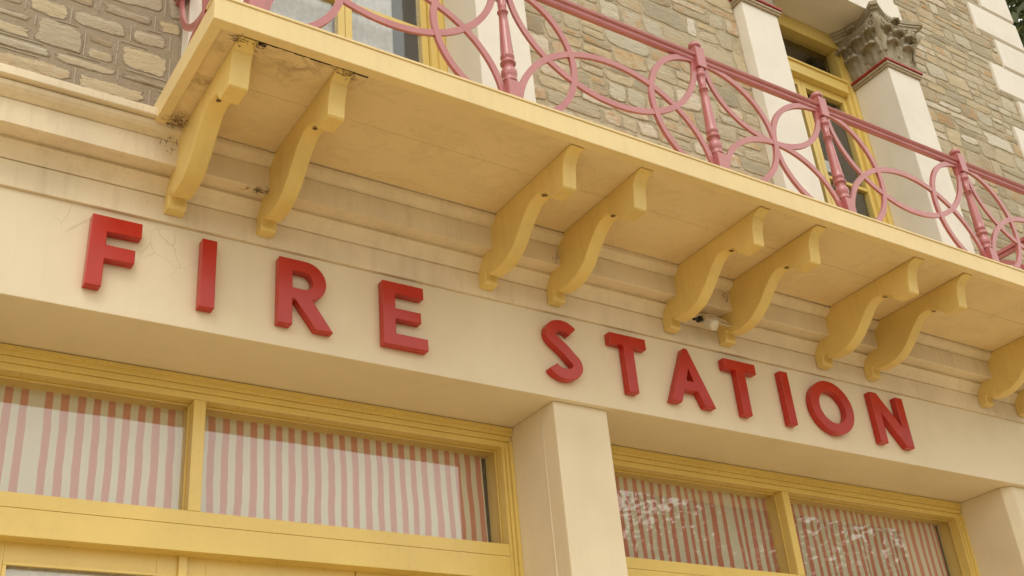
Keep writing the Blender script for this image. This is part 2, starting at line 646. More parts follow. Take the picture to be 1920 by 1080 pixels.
sheet("ground", -400, 400, -400, 400, -0.16, ground_mat("dry_grass_soil", (0.16, 0.13, 0.07), (0.26, 0.21, 0.12), 0.3))
sheet("pavement", -30, 40, -6.5, 1.2, 0.0, paving_mat())
bx = bmesh.new()
add_box(bx, -30, 40, -6.65, -6.504, -0.155, 0.0)
bm_obj("kerb", bx, ground_mat("kerb_concrete", (0.36, 0.33, 0.28), (0.46, 0.43, 0.37), 2.0), None, 0.01, kind="structure")
sheet("road", -120, 140, -16.0, -6.652, -0.15, ground_mat("asphalt", (0.20, 0.175, 0.135), (0.26, 0.23, 0.18), 1.5))
sheet("verge", -120, 140, -40.0, -16.2, -0.145, ground_mat("verge_grass", (0.06, 0.075, 0.03), (0.13, 0.13, 0.06), 0.8))

# ------------------------------------------------------------------ the building
CX = 4.72
BLD = empty("fire_station", (CX, 0.0, 0.0), "two storey fire station of cream render and rubble stone with a bracketed balcony", "building")
X0, X1 = -3.0, 10.4            # building ends
ZB = 4.149                     # underside of the sign band
WY = 0.0                       # face of the stone wall

# rooms behind the openings: floor, roof, back and side walls
bm = bmesh.new()
add_box(bm, X0 + 0.05, X1 - 0.05, 7.0, 7.25, 0.0, 11.0)
add_box(bm, X0, X0 + 0.3, 0.62, 7.0, 0.0, 10.98)
add_box(bm, X1 - 0.3, X1 - 0.02, 0.62, 7.0, 0.0, 10.98)
add_box(bm, X0 + 0.3, X1 - 0.3, 0.62, 7.0, 4.75, 5.05)
add_box(bm, X0 + 0.3, X1 - 0.3, 0.62, 7.0, 10.7, 10.98)
add_box(bm, X0 + 0.3, X1 - 0.3, 1.6, 1.7, 5.05, 10.7)
add_box(bm, X0 + 0.3, X1 - 0.3, 2.6, 2.7, 0.02, 4.75)
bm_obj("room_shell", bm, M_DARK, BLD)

# sign band (lintel over both openings)
bm = bmesh.new()
add_box(bm, X0, X1, 0.0, 0.72, ZB, 4.69)
bm_obj("sign_band", bm, M_CREAM, BLD, 0.006, 2, label="plain cream lintel band behind the letters")

# cornice above the band
CORN = [(0.60, 4.6905), (-0.018, 4.6905), (-0.018, 4.826), (-0.012, 4.8265), (-0.012, 4.831), (-0.024, 4.8315), (-0.030, 4.845), (-0.045, 4.868), (-0.066, 4.888), (-0.082, 4.898),
        (-0.076, 4.900), (-0.076, 4.916), (-0.174, 4.910), (-0.182, 4.912), (-0.182, 5.040), (-0.176, 5.0405), (-0.176, 5.045), (-0.186, 5.046), (-0.200, 5.052), (-0.222, 5.062),
        (-0.238, 5.078), (-0.243, 5.094), (-0.241, 5.102), (-0.234, 5.106), (-0.268, 5.108), (-0.272, 5.112), (-0.272, 5.152), (-0.262, 5.158),
        (0.0, 5.185), (0.60, 5.185)]
profile_x("cornice", CORN, X0, X1, M_CREAM2, BLD, wob=0.004)

# ground-floor piers
def pillar(x0, x1, label, chamfer=0.0, bead=None):
    bm = bmesh.new()
    if chamfer:
        pts = [(x0, 0.62), (x0, 0.04 + chamfer * 1.2), (x0 + chamfer, 0.04), (x1, 0.04), (x1, 0.62)]
    else:
        pts = [(x0, 0.62), (x0, 0.04), (x1, 0.04), (x1, 0.62)]
    lo = [bm.verts.new((x, y, 0.0)) for x, y in pts]
    hi = [bm.verts.new((x, y, ZB - 0.001)) for x, y in pts]
    n = len(pts)
    for i in range(n):
        bm.faces.new((lo[i], lo[(i + 1) % n], hi[(i + 1) % n], hi[i]))
    bm.faces.new(hi)
    bm.faces.new(list(reversed(lo)))
    o = bm_obj("pillar", bm, M_CREAM, BLD, 0.008, 2, label=label)
    if bead:
        b2 = bmesh.new()
        tube(b2, [(x0 + 0.001, bead, 0.0), (x0 + 0.001, bead, ZB - 0.06)], 0.006, 8)
        bm_obj("bead", b2, M_CREAM, o)
    return o


pillar(3.572, 3.95, "cream pillar between the two wide doorways", 0.0, 0.17)
pillar(7.715, X1, "cream pier at the right of the second doorway", 0.055)
pillar(X0, -0.20, "cream pier at the left of the first doorway", 0.0)


# transom windows and doors in the two openings
def opening(x0, x1, xm, tag_):
    fy = 0.462
    # fixed frame: stepped head and jambs
    bm = bmesh.new()
    add_box(bm, x0, x1, fy + 0.012, 0.615, 4.098, ZB - 0.001)
    add_box(bm, x0 + 0.002, x1 - 0.002, fy, fy + 0.03, 4.122, 4.144)
    add_box(bm, x0 + 0.003, x1 - 0.003, fy + 0.022, 0.705, 4.066, 4.0965)
    add_box(bm, x0 + 0.004, x1 - 0.004, fy + 0.034, 0.70, 4.030, 4.0645)
    for s, xe in ((1, x0), (-1, x1)):
        for a, b, yy in ((0.0, 0.022, fy + 0.012), (0.024, 0.044, fy + 0.026), (0.046, 0.064, fy + 0.036)):
            xa, xb = xe + s * a, xe + s * b
            add_box(bm, min(xa, xb), max(xa, xb), yy, 0.690 - a * 0.1, 3.0, 4.0285 + (0.034 - a * 0.5))
    fr = bm_obj("transom_window", bm, M_YEL, BLD, 0.003, 2, label="yellow frame with striped curtain behind, " + tag_)
    gx0, gx1 = x0 + 0.066, x1 - 0.066
    # mullion
    bm = bmesh.new()
    add_box(bm, xm - 0.031, xm + 0.031, 0.498, 0.682, 3.4505, 4.029)
    bm_obj("mullion", bm, M_YEL, fr, 0.004)
    # transom rail in two boards with a hairline joint
    bm = bmesh.new()
    add_box(bm, gx0 - 0.001, gx1 + 0.001, 0.500, 0.66, 3.382, 3.450)
    add_box(bm, gx0 - 0.001, gx1 + 0.001, 0.4975, 0.66, 3.252, 3.3795)
    bm_obj("transom_rail", bm, M_YEL, fr, 0.003)
    for a, b in ((gx0, xm - 0.031), (xm + 0.031, gx1)):
        bm = bmesh.new()
        for yy in (0.5635,):
            add_box(bm, a, a + 0.008, yy, 0.571, 3.451, 4.0285)
            add_box(bm, b - 0.008, b, yy, 0.571, 3.451, 4.0285)
            add_box(bm, a + 0.0085, b - 0.0085, yy, 0.571, 4.019, 4.0283)
        bm_obj("glazing_bead", bm, M_YEL, fr, 0.002)
        box("pane", a + 0.001, b - 0.001, 0.572, 0.577, 3.4505, 4.02, M_GLASS, fr, 0)
    # folding doors below
    leaves = 4
    w = (gx1 - gx0) / leaves
    for i in range(leaves):
        a, b = gx0 + i * w + 0.003, gx0 + (i + 1) * w - 0.003
        bm = bmesh.new()
        st, top = 0.115, 3.31
        add_box(bm, a, a + st, 0.59, 0.65, 0.03, top)
        add_box(bm, b - st, b, 0.59, 0.65, 0.03, top)
        add_box(bm, a + st, b - st, 0.59, 0.65, 3.165, top)
        add_box(bm, a + st, b - st, 0.59, 0.65, 2.0, 2.12)
        add_box(bm, a + st, b - st, 0.59, 0.65, 0.03, 0.30)
        add_box(bm, a + st, b - st, 0.61, 0.64, 0.30, 2.0)
        d = bm_obj("door", bm, M_YEL, BLD, 0.003)
        bm = bmesh.new()
        add_box(bm, a + st, b - st, 0.582, 0.60, 3.150, 3.1645)
        add_box(bm, a + st, a + st + 0.016, 0.582, 0.60, 2.121, 3.149)
        add_box(bm, b - st - 0.016, b - st, 0.582, 0.60, 2.121, 3.149)
        bm_obj("glazing_bead", bm, M_YEL, d, 0.002)
        box("pane", a + st + 0.001, b - st - 0.001, 0.617, 0.622, 2.121, 3.164, M_GLASS, d, 0)
        if i < leaves - 1 and i % 2 == 1:
            bm = bmesh.new()
            add_box(bm, b - 0.016, b + 0.024, 0.568, 0.588, 0.05, 3.30)
            bm_obj("cover_strip", bm, M_YEL, d, 0.003)
    return fr


opening(-0.198, 3.571, 1.704, "left of the pillar")
opening(3.951, 7.714, 5.815, "right of the pillar")


# curtains hanging behind the transom panes
def curtain(x0, x1, y, z0, z1, mat, label, folds, amp, seed, lean=0.0):
    rnd = random.Random(seed)
    nx, nz = 260, 14
    verts, faces, uvs = [], [], []
    ph = [rnd.uniform(0, 6.28) for _ in range(6)]
    for j in range(nz + 1):
        tz = j / nz
        z = z0 + (z1 - z0) * tz
        for i in range(nx + 1):
            tx = i / nx
            x = x0 + (x1 - x0) * tx
            a = amp * (1.15 - 0.5 * tz)
            dy = a * (math.sin(tx * folds * 6.283 + ph[0] + 0.5 * tz) * 0.6 + math.sin(tx * folds * 2.37 * 6.283 + ph[1] - 0.4 * tz) * 0.3
                      + math.sin(tx * folds * 0.41 * 6.283 + ph[2]) * 0.5)
            dx = 0.35 * a * math.sin(tx * folds * 1.3 * 6.283 + ph[3] + 0.8 * tz) + lean * (1 - tz) * tx
            verts.append((x + dx, y + dy, z))
            uvs.append((x - x0, z - z0))
    for j in range(nz):
        for i in range(nx):
            a = j * (nx + 1) + i
            faces.append((a, a + 1, a + nx + 2, a + nx + 1))
    me = new_mesh("curtain", verts, faces, [mat], True)
    ul = me.uv_layers.new(name="cloth")
    for lp in me.loops:
        ul.data[lp.index].uv = uvs[lp.vertex_index]
    return link("curtain", me, None, label=label, category="curtain", group="striped curtains behind the transom panes")


M_CURT_A = curtain_mat("red_cream_stripe", 0.0735, 0.5, 1.1025)
M_CURT_B = curtain_mat("red_cream_narrow_stripe", 0.0735, 0.46, 1.397)
curtain(-0.16, 3.478, 0.672, 3.28, 4.045, M_CURT_A, "red and cream striped curtain hanging flat behind the left transom panes", 7, 0.011, 3, 0.02)
curtain(4.0, 7.62, 0.676, 3.28, 4.045, M_CURT_B, "red and cream striped curtain in soft folds behind the right transom panes", 9, 0.019, 8)


# pale paper blinds behind the two door leaves at the left
M_PAPER = flat("paper_blind", (0.72, 0.68, 0.60), 0.85)
for k_, (xa, xb) in enumerate(((-0.05, 0.72), (0.74, 1.66))):
    o = box("door_blind", xa, xb, 0.630, 0.633, 2.125, 3.24, M_PAPER, None, 0)
    o["label"] = ("pale paper blind behind the farthest left door pane", "pale paper blind behind the door pane left of the cover strip")[k_]
    o["category"] = "blind"
    o["group"] = "pale blinds behind the door panes"


# ------------------------------------------------------------------ stone wall with window openings
WINS = [(1.335, 1.745, 3.190, 3.595), (5.84, 6.25, 7.636, 8.06)]     # outer, inner, inner, outer edges of each pair of pilasters
ZHEAD = 8.68
ZENT = 9.25
bm = bmesh.new()
zt = 11.0
segs = [(X0, WINS[0][0] + 0.1), (WINS[0][3] - 0.1, WINS[1][0] + 0.1), (WINS[1][3] - 0.1, X1 - 0.003)]
for a, b in segs:
    add_box(bm, a, b, WY, 0.5, 5.186, zt)
for (a, _, _, b) in WINS:
    add_box(bm, a + 0.1005, b - 0.1005, WY, 0.5, ZENT - 0.1, zt - 0.001)
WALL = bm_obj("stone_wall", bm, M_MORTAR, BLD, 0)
WALL["label"] = "random rubble stone wall of the upper storey"


def blocked(x, z, m=0.0):
    for (a, _, _, b) in WINS:
        if a - m < x < b + m and z < ZENT + m:
            return True
    return False


STONES = []
rnd = random.Random(5)
z = 5.19
JOINTS = []
while z < zt - 0.05:
    h = rnd.choice((0.085, 0.11, 0.125, 0.14, 0.155, 0.18)) * rnd.uniform(0.92, 1.1)
    x = X0 + rnd.uniform(-0.2, 0.0)
    while x < 9.95:
        w = rnd.choice((0.16, 0.2, 0.24, 0.3, 0.34, 0.42)) * rnd.uniform(0.85, 1.15)
        if h > 0.14 and rnd.random() < 0.3:
            k = rnd.uniform(0.42, 0.58)
            cells = [(x, x + w, z, z + h * k), (x, x + w, z + h * k, z + h)]
        elif h > 0.12 and w > 0.3 and rnd.random() < 0.25:
            k = rnd.uniform(0.35, 0.65)
            s = rnd.uniform(0.4, 0.6)
            cells = [(x, x + w * k, z, z + h), (x + w * k, x + w, z, z + h * s), (x + w * k, x + w, z + h * s, z + h)]
        else:
            cells = [(x, x + w, z, z + h)]
        STONES += cells
        x += w
    z += h


def clip_cell(c):
    a, b, z0, z1 = c
    zm = (z0 + z1) / 2
    a = max(a, X0 + 0.01)
    b = min(b, 9.98)
    for (wa, _, _, wb) in WINS:
        if zm < ZENT:
            if wa < (a + b) / 2 < wb:
                return None
            if a < wa < b:
                b = wa
            if a < wb < b:
                a = wb
    if b - a < 0.05 or z1 > zt:
        return None
    return (a, b, z0, z1)


def stone_geo(c, seed):
    """rounded, uneven stone face standing proud of the mortar: outline ring, shoulder ring, face ring, centre"""
    a, b, z0, z1 = c
    r = random.Random(seed)
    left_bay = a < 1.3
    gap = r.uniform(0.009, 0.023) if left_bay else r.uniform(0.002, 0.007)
    a, b, z0, z1 = a + gap, b - gap, z0 + gap, z1 - gap
    w, h = b - a, z1 - z0
    cx, cz = (a + b) / 2, (z0 + z1) / 2
    n = 26
    proud = r.uniform(0.003, 0.009)
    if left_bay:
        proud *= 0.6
    p = r.uniform(4.5, 12.0)
    tilt = r.uniform(-0.05, 0.05)
    skew = r.uniform(-0.10, 0.10) * h
    ring = []
    o1, o2 = r.uniform(0, 50), r.uniform(0, 50)
    for i in range(n):
        t = 2 * math.pi * i / n
        ct, st = math.cos(t), math.sin(t)
        rr = (abs(ct) ** p + abs(st) ** p) ** (-1 / p)
        k = 1 + 0.17 * mnoise.noise((ct * 1.5 + o1, st * 1.5 + o2, seed * 0.13)) + 0.07 * mnoise.noise((ct * 4.5 + o2, st * 4.5 + o1, seed * 0.31)) - 0.02
        k = min(k, 1.03)
        ux, uz = ct * rr * k, st * rr * k
        ring.append((cx + ux * w / 2 + skew * uz, cz + uz * h / 2 + tilt * ux * h))
    verts = []
    inset = 0.005
    for s, (yy, ins) in enumerate(((0.004, 0.0), (-proud * 0.75, inset * 0.5), (-proud, inset * 1.8), (-proud - 0.002, -1.0))):
        for (x, zz) in ring:
            kx = 1 - ins / (w / 2) if ins >= 0 else 1 - min(0.034, w * 0.3) / (w / 2)
            kz = 1 - ins / (h / 2) if ins >= 0 else 1 - min(0.030, h * 0.3) / (h / 2)
            px, pz = cx + (x - cx) * kx, cz + (zz - cz) * kz
            dy = 0.006 * mnoise.noise((px * 16, pz * 16, 3.3)) if s >= 2 else 0.0
            verts.append((px, yy + dy, pz))
    verts.append((cx, -proud - 0.003 + 0.005 * r.uniform(-1, 1), cz))
    faces = []
    for s in range(3):
        for i in range(n):
            faces.append((s * n + i, s * n + (i + 1) % n, (s + 1) * n + (i + 1) % n, (s + 1) * n + i))
    for i in range(n):
        faces.append((3 * n + i, 3 * n + (i + 1) % n, 4 * n))
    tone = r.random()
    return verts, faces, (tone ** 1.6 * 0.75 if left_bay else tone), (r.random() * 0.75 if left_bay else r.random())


def seen_size(c):
    a, b, z0, z1 = c
    ps = [project((x, WY, zz)) for x in (a, b) for zz in (z0, z1)]
    if any(p is None for p in ps):
        return 0
    mx = sum(p[0] for p in ps) / 4
    my = sum(p[1] for p in ps) / 4
    if not (-30 < mx < 1950 and -30 < my < 1110):
        return 0
    top = (34 - 42) + (mx - 402) * 0.331 if mx > 402 else 34 + (402 - mx) * 1.8   # balcony edge hides what is below it
    if my > top + 10:
        return 0
    w = max(p[0] for p in ps) - min(p[0] for p in ps)
    h = max(p[1] for p in ps) - min(p[1] for p in ps)
    return w * h


cells = [c for c in (clip_cell(c) for c in STONES) if c]
order = sorted(range(len(cells)), key=lambda i: -seen_size(cells[i]))
own = set(i for i in order[:300] if seen_size(cells[i]) > 0)
rv, rf, rt, rh, rr_ = [], [], [], [], []


RIM = [1.0] * 26 + [0.92] * 26 + [0.72] * 26 + [0.0] * 27


def set_attr(me, name, vals):
    at = me.attributes.new(name, 'FLOAT', 'POINT')
    at.data.foreach_set("value", vals)


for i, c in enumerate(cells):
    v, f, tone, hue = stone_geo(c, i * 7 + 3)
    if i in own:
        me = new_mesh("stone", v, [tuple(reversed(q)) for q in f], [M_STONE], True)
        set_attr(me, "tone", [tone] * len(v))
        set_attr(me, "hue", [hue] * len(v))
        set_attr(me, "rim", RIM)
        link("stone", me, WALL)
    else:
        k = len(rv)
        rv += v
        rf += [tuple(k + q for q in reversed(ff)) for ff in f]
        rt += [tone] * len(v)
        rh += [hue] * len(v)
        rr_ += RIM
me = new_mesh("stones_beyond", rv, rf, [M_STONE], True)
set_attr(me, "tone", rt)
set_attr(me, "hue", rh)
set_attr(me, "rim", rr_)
link("stones_beyond", me, WALL, kind="stuff")

# raised pale pointing lines on the joints (worn away here and there)
bm = bmesh.new()
rnd = random.Random(21)
for c in cells:
    a, b, z0, z1 = c
    if a < 1.3 or rnd.random() < 0.14:
        if rnd.random() < 0.85:
            k0, k1 = rnd.uniform(0, 0.15), rnd.uniform(0.8, 1)
            j = rnd.uniform(-0.004, 0.004)
            add_box(bm, b - 0.0022 + j, b + 0.0022 + j, -0.005, 0.01, z0 + (z1 - z0) * k0, z0 + (z1 - z0) * k1)
        if rnd.random() < 0.6:
            k0, k1 = rnd.uniform(0, 0.5), rnd.uniform(0.55, 1)
            j = rnd.uniform(-0.005, 0.005)
            add_box(bm, a + (b - a) * k0, a + (b - a) * k1, -0.0045, 0.01, z1 - 0.002 + j, z1 + 0.002 + j)
bm_obj("pointing", bm, M_POINT, WALL, 0, kind="stuff")

# quoins at the right-hand corner
zq = 5.19
k = 0
while zq < zt - 0.2:
    long_ = k % 2 == 0
    qx0 = 9.60 if long_ else 9.87
    hq = 0.415
    bm = bmesh.new()
    z0, z1 = zq, min(zq + hq - 0.001, zt)
    pts = [(-0.030, z0 + 0.055), (-0.030, z1), (0.3, z1), (0.3, z0 + 0.001), (0.004, z0 + 0.001), (0.004, z0 + 0.03)]
    vs0 = [bm.verts.new((qx0, y, zz)) for y, zz in pts]
    vs1 = [bm.verts.new((X1 + 0.03, y, zz)) for y, zz in pts]
    n = len(pts)
    for i in range(n):
        bm.faces.new((vs0[i], vs0[(i + 1) % n], vs1[(i + 1) % n], vs1[i]))
    bm.faces.new(vs1)
    bm.faces.new(list(reversed(vs0)))
    bm_obj("quoin", bm, M_WHITE, BLD, 0.004)
    zq += hq
    k += 1


# ------------------------------------------------------------------ pilasters with carved capitals
def leaf(cx, cz, wdt, hgt, curl, face, seed):
    """acanthus leaf standing on the bell; face = function (u along face, out, z) -> world"""
    r = random.Random(seed)
    nu, nv = 10, 9
    verts, faces = [], []
    for j in range(nv + 1):
        v = j / nv
        half = wdt / 2 * (0.78 + 0.42 * math.sin(v * math.pi * 0.95)) * (1.0 if v < 0.8 else 1.0 - (v - 0.8) * 1.6)
        out = 0.010 + 0.02 * v + curl * max(0.0, v - 0.55) ** 1.5 * 3.0
        zz = cz + hgt * (v if v < 0.86 else 0.86 + (v - 0.86) * -0.9)
        for i in range(nu + 1):
            u = i / nu * 2 - 1
            lob = 1 + 0.13 * math.sin(v * 17 + 1.5 * abs(u)) * abs(u) ** 2
            o = out + 0.007 * math.cos(u * math.pi * 3.0) * (0.5 + v) - 0.022 * abs(u) ** 2.5
            o += 0.007 * mnoise.noise((u * 3 + seed, v * 4, seed * 1.7))
            verts.append(face(cx + u * half * lob, o, zz))
    for j in range(nv):
        for i in range(nu):
            a = j * (nu + 1) + i
            faces.append((a, a + 1, a + nu + 2, a + nu + 1))
    return verts, faces


def solid_leaf(name, verts, faces, parent):
    me = new_mesh(name, verts, faces, [M_CARVE], True)
    o = link(name, me, parent)
    md = o.modifiers.new("thick", 'SOLIDIFY')
    md.thickness = 0.022
    md.offset = -1
    return o


def volute(c, axis_u, axis_n, r0, parent):
    """spiral scroll, flat coil raised from a disc"""
    bm = bmesh.new()
    pts, rad = [], []
    up_ = Vector((0, 0, 1))
    for i in range(34):
        t = i / 33
        ang = t * 4.2 * math.pi
        rr = r0 * (1 - 0.86 * t)
        pts.append(c + axis_u * (rr * math.cos(ang)) + up_ * (rr * math.sin(ang)) + axis_n * (0.02 + 0.035 * t))
        rad.append(0.022 * (1 - 0.55 * t))
    tube(bm, pts, rad, 7)
    return bm_obj("volute", bm, M_CARVE, parent)


def pilaster(xa, xb, label, detail):
    yf, yb = -0.10, 0.292
    zt_ = 8.045
    bm = bmesh.new()
    add_box(bm, xa, xb, yf, yb, 5.186, zt_)
    p = bm_obj("pilaster", bm, M_WHITE, BLD, 0.008, 2, label=label)
    # plinth at the foot
    box("plinth", xa - 0.025, xb + 0.025, yf - 0.025, yb + 0.0, 5.187, 5.40, M_WHITE, p, 0.006)
    # necking: taupe mouldings and a red fillet
    bm = bmesh.new()
    for z0, z1, e in ((8.046, 8.066, 0.020), (8.0665, 8.085, 0.030), (8.0855, 8.098, 0.024)):
        add_box(bm, xa - e, xb + e, yf - e, yb - 0.001, z0, z1)
    bm_obj("necking", bm, M_TRIM, p, 0.004)
    box("red_fillet", xa - 0.038, xb + 0.038, yf - 0.038, yb - 0.0015, 8.0985, 8.118, M_REDTRIM, p, 0.003)
    # bell
    bm = bmesh.new()
    rings = []
    for k_, (e, zz) in enumerate(((0.0, 8.1185), (0.004, 8.25), (0.012, 8.40), (0.030, 8.50), (0.062, 8.58))):
        rings.append([bm.verts.new(q) for q in ((xa - e, yf - e, zz), (xb + e, yf - e, zz), (xb + e, yb, zz), (xa - e, yb, zz))])
    for ra, rb in zip(rings, rings[1:]):
        for i in range(4):
            bm.faces.new((ra[i], ra[(i + 1) % 4], rb[(i + 1) % 4], rb[i]))
    bm.faces.new(rings[-1])
    bm.faces.new(list(reversed(rings[0])))
    bell = bm_obj("capital", bm, M_CARVE, p, 0)
    # abacus: concave sides, moulded in two steps
    bm = bmesh.new()
    w, d = xb - xa, yb - yf
    for z0, z1, e in ((8.580, 8.615, 0.105), (8.6155, 8.640, 0.128), (8.6405, ZHEAD - 0.001, 0.150)):
        lo, hi = [], []
        loop = []
        m = 12
        cut = 0.045
        for i in range(m + 1):
            t = i / m
            loop.append((xa - e + cut + (w + 2 * e - 2 * cut) * t, yf - e + (e * 0.62) * math.sin(t * math.pi)))
        for i in range(m + 1):
            t = i / m
            loop.append((xb + e - (e * 0.62) * math.sin(t * math.pi), yf - e + cut + (d + e - cut) * t))
        for i in range(m + 1):
            t = i / m
            loop.append((xa - e + (e * 0.62) * math.sin(t * math.pi), yb - (d + e - cut) * t))
        for x, y in loop:
            lo.append(bm.verts.new((x, y, z0)))
            hi.append(bm.verts.new((x, y, z1)))
        n = len(loop)
        for i in range(n):
            bm.faces.new((lo[i], lo[(i + 1) % n], hi[(i + 1) % n], hi[i]))
        bm.faces.new(hi)
        bm.faces.new(list(reversed(lo)))
    bm_obj("abacus", bm, M_CARVE, p, 0)
    if not detail:
        return p
    xc = (xa + xb) / 2
    yc = (yf + yb) / 2
    front = lambda u, o, zz: (xc + u, yf - o, zz)
    lside = lambda u, o, zz: (xa - o, yc - u, zz)
    rside = lambda u, o, zz: (xb + o, yc + u, zz)
    sd = 0
    for face in (front, lside, rside):
        for u in (-0.105, 0.105):
            sd += 1
            solid_leaf("leaf", *leaf(u, 8.12, 0.185, 0.27, 0.065, face, sd), p)
        for u in (-0.165, 0.0, 0.165):
            sd += 1
            solid_leaf("leaf", *leaf(u, 8.22, 0.165, 0.315, 0.085, face, sd), p)
        # fleuron in the middle of the abacus
        sd += 1
        solid_leaf("leaf", *leaf(0.0, 8.50, 0.11, 0.14, 0.06, lambda u, o, zz, f=face: f(u, o + 0.02, zz), sd), p)
    for sx, x in ((-1, xa), (1, xb)):
        vx, vy = x + sx * 0.045, yf - 0.045
        dg = Vector((sx, -1, 0)).normalized()
        for au, an in ((Vector((-sx, 0, 0)), Vector((0, -1, 0))), (Vector((0, 1, 0)), Vector((sx, 0, 0)))):
            volute(Vector((vx, vy, 8.51)) + au * 0.035, -au, an, 0.070, p)
        # stalk under each scroll
        bm = bmesh.new()
        tube(bm, [Vector((x, yf, 8.30)) - dg * 0.01, Vector((x, yf, 8.40)) + dg * 0.02, Vector((x, yf, 8.47)) + dg * 0.07, Vector((x, yf, 8.53)) + dg * 0.105,
                  Vector((x, yf, 8.57)) + dg * 0.12], [0.02, 0.028, 0.034, 0.036, 0.026], 8)
        bm_obj("stalk", bm, M_CARVE, p)
    return p


pilaster(WINS[0][0], WINS[0][1], "off-white pilaster behind the left end of the railing", True)
pilaster(WINS[0][2], WINS[0][3], "off-white pilaster right of the left window", True)
pilaster(WINS[1][0], WINS[1][1], "off-white pilaster left of the dark window", True)
pilaster(WINS[1][2], WINS[1][3], "off-white pilaster under the whole carved capital", True)

for (a, a2, b2, b) in WINS:
    bm = bmesh.new()
    add_box(bm, a - 0.02, b + 0.02, -0.12, 0.5, ZHEAD, 8.95)
    add_box(bm, a - 0.005, b + 0.005, -0.10, 0.5, 8.9505, ZENT)
    add_box(bm, a - 0.08, b + 0.08, -0.20, 0.5, ZENT + 0.0005, ZENT + 0.10)
    bm_obj("window_head", bm, M_WHITE, BLD, 0.005)


# upper windows: frame, transom, french doors
def french_window(a, b, label, blind):
    fy = 0.294
    zt_, z0 = ZHEAD - 0.001, 5.22
    bm = bmesh.new()
    fw = 0.055
    add_box(bm, a + 0.001, a + fw, fy, 0.42, z0, zt_)
    add_box(bm, b - fw, b - 0.001, fy, 0.42, z0, zt_)
    add_box(bm, a + fw + 0.0005, b - fw - 0.0005, fy + 0.001, 0.42, zt_ - 0.16, zt_ - 0.001)
    # reveal linings that close the gap to the stone
    add_box(bm, a - 0.02, a, 0.2925, 0.45, z0, zt_)
    add_box(bm, b, b + 0.02, 0.2925, 0.45, z0, zt_)
    for s, xe in ((1, a + fw), (-1, b - fw)):
        xa_, xb_ = xe, xe + s * 0.05
        add_box(bm, min(xa_, xb_) + 0.0005, max(xa_, xb_) - 0.0005, fy + 0.022, 0.42, z0 + 0.001, zt_ - 0.161)
    fr = bm_obj("window", bm, M_YEL, BLD, 0.004, 2, label=label)
    ia, ib = a + fw + 0.05, b - fw - 0.05
    bm = bmesh.new()
    add_box(bm, ia, ib, fy - 0.012, 0.42, 7.97, 8.085)
    add_box(bm, ia + 0.001, ib - 0.001, fy - 0.03, 0.30, 8.0855, 8.105)
    bm_obj("transom_bar", bm, M_YEL, fr, 0.005)
    box("pane", ia + 0.001, ib - 0.001, 0.385, 0.390, 8.106, zt_ - 0.162, M_GLASS, fr, 0)
    xm = (a + b) / 2
    for x0, x1 in ((ia + 0.002, xm - 0.002), (xm + 0.002, ib - 0.002)):
        bm = bmesh.new()
        s = 0.048
        add_box(bm, x0, x0 + s, 0.345, 0.40, z0 + 0.02, 7.968)
        add_box(bm, x1 - s, x1, 0.345, 0.40, z0 + 0.02, 7.968)
        add_box(bm, x0 + s, x1 - s, 0.346, 0.40, 7.89, 7.967)
        add_box(bm, x0 + s, x1 - s, 0.346, 0.40, z0 + 0.02, 5.50)
        for zb in (6.10, 6.93):
            add_box(bm, x0 + s, x1 - s, 0.352, 0.396, zb - 0.016, zb + 0.016)
        lf = bm_obj("door_leaf", bm, M_YEL, fr, 0.003)
        for za, zb in ((5.501, 6.083), (6.117, 6.913), (6.947, 7.889)):
            box("pane", x0 + s + 0.001, x1 - s - 0.001, 0.378, 0.383, za, zb, M_GLASS, fr, 0)
    return fr


french_window(WINS[0][1], WINS[0][2], "yellow french window with pale panes behind the railing", True)
french_window(WINS[1][1], WINS[1][2], "yellow french window with dark panes between carved pilasters", False)

# pale blinds hanging inside the left window, short of its right edge
for k_, (xa, xb) in enumerate(((1.86, 2.44), (2.50, 2.885))):
    verts, faces = [], []
    nx = 30
    for j, zz in enumerate((5.3, 8.4)):
        for i in range(nx + 1):
            x = xa + (xb - xa) * i / nx
            verts.append((x, 0.47 + 0.006 * math.sin(i * 1.9), zz))
    for i in range(nx):
        faces.append((i, i + 1, nx + 2 + i, nx + 1 + i))
    me = new_mesh("window_blind", verts, faces, [M_BLIND], True)
    o = link("window_blind", me, None, label=("pale blind inside the left leaf of the left upstairs window",
             "pale blind inside the right leaf of the left upstairs window")[k_], category="blind", group="pale blinds upstairs")
    md = o.modifiers.new("t", 'SOLIDIFY')
    md.thickness = 0.003


# ------------------------------------------------------------------ balcony: slab, fascia, soffit, brackets
BX0, BX1 = 1.165, 8.285
YF = -1.05
ZS, ZF0, ZF1 = 5.102, 5.090, 5.214
bm = bmesh.new()
add_box(bm, BX0 + 0.055, BX1 - 0.055, YF + 0.055, -0.274, ZS + 0.012, 5.20)
add_box(bm, BX0 + 0.056, BX1 - 0.056, -0.2735, 0.0, 5.1865, 5.1995)
BAL = bm_obj("balcony", bm, M_FAS, BLD, 0, label="projecting cream balcony floor on paired brackets")
bm = bmesh.new()
add_box(bm, BX0, BX1, YF, YF + 0.054, ZF0, ZF1)
add_box(bm, BX0 - 0.006, BX1 + 0.006, YF - 0.006, YF + 0.10, ZF1 + 0.0005, ZF1 + 0.014)
bm_obj("fascia", bm, M_FAS, BAL, 0.004)
for xa, xb in ((BX0 + 0.001, BX0 + 0.054), (BX1 - 0.054, BX1 - 0.001)):
    bm = bmesh.new()
    add_box(bm, xa, xb, YF + 0.0545, -0.232, ZF0 + 0.001, ZF1 - 0.0005)
    add_box(bm, xa, xb, -0.2318, 0.0, 5.187, ZF1 - 0.0005)
    bm_obj("fascia", bm, M_FAS, BAL, 0.003)
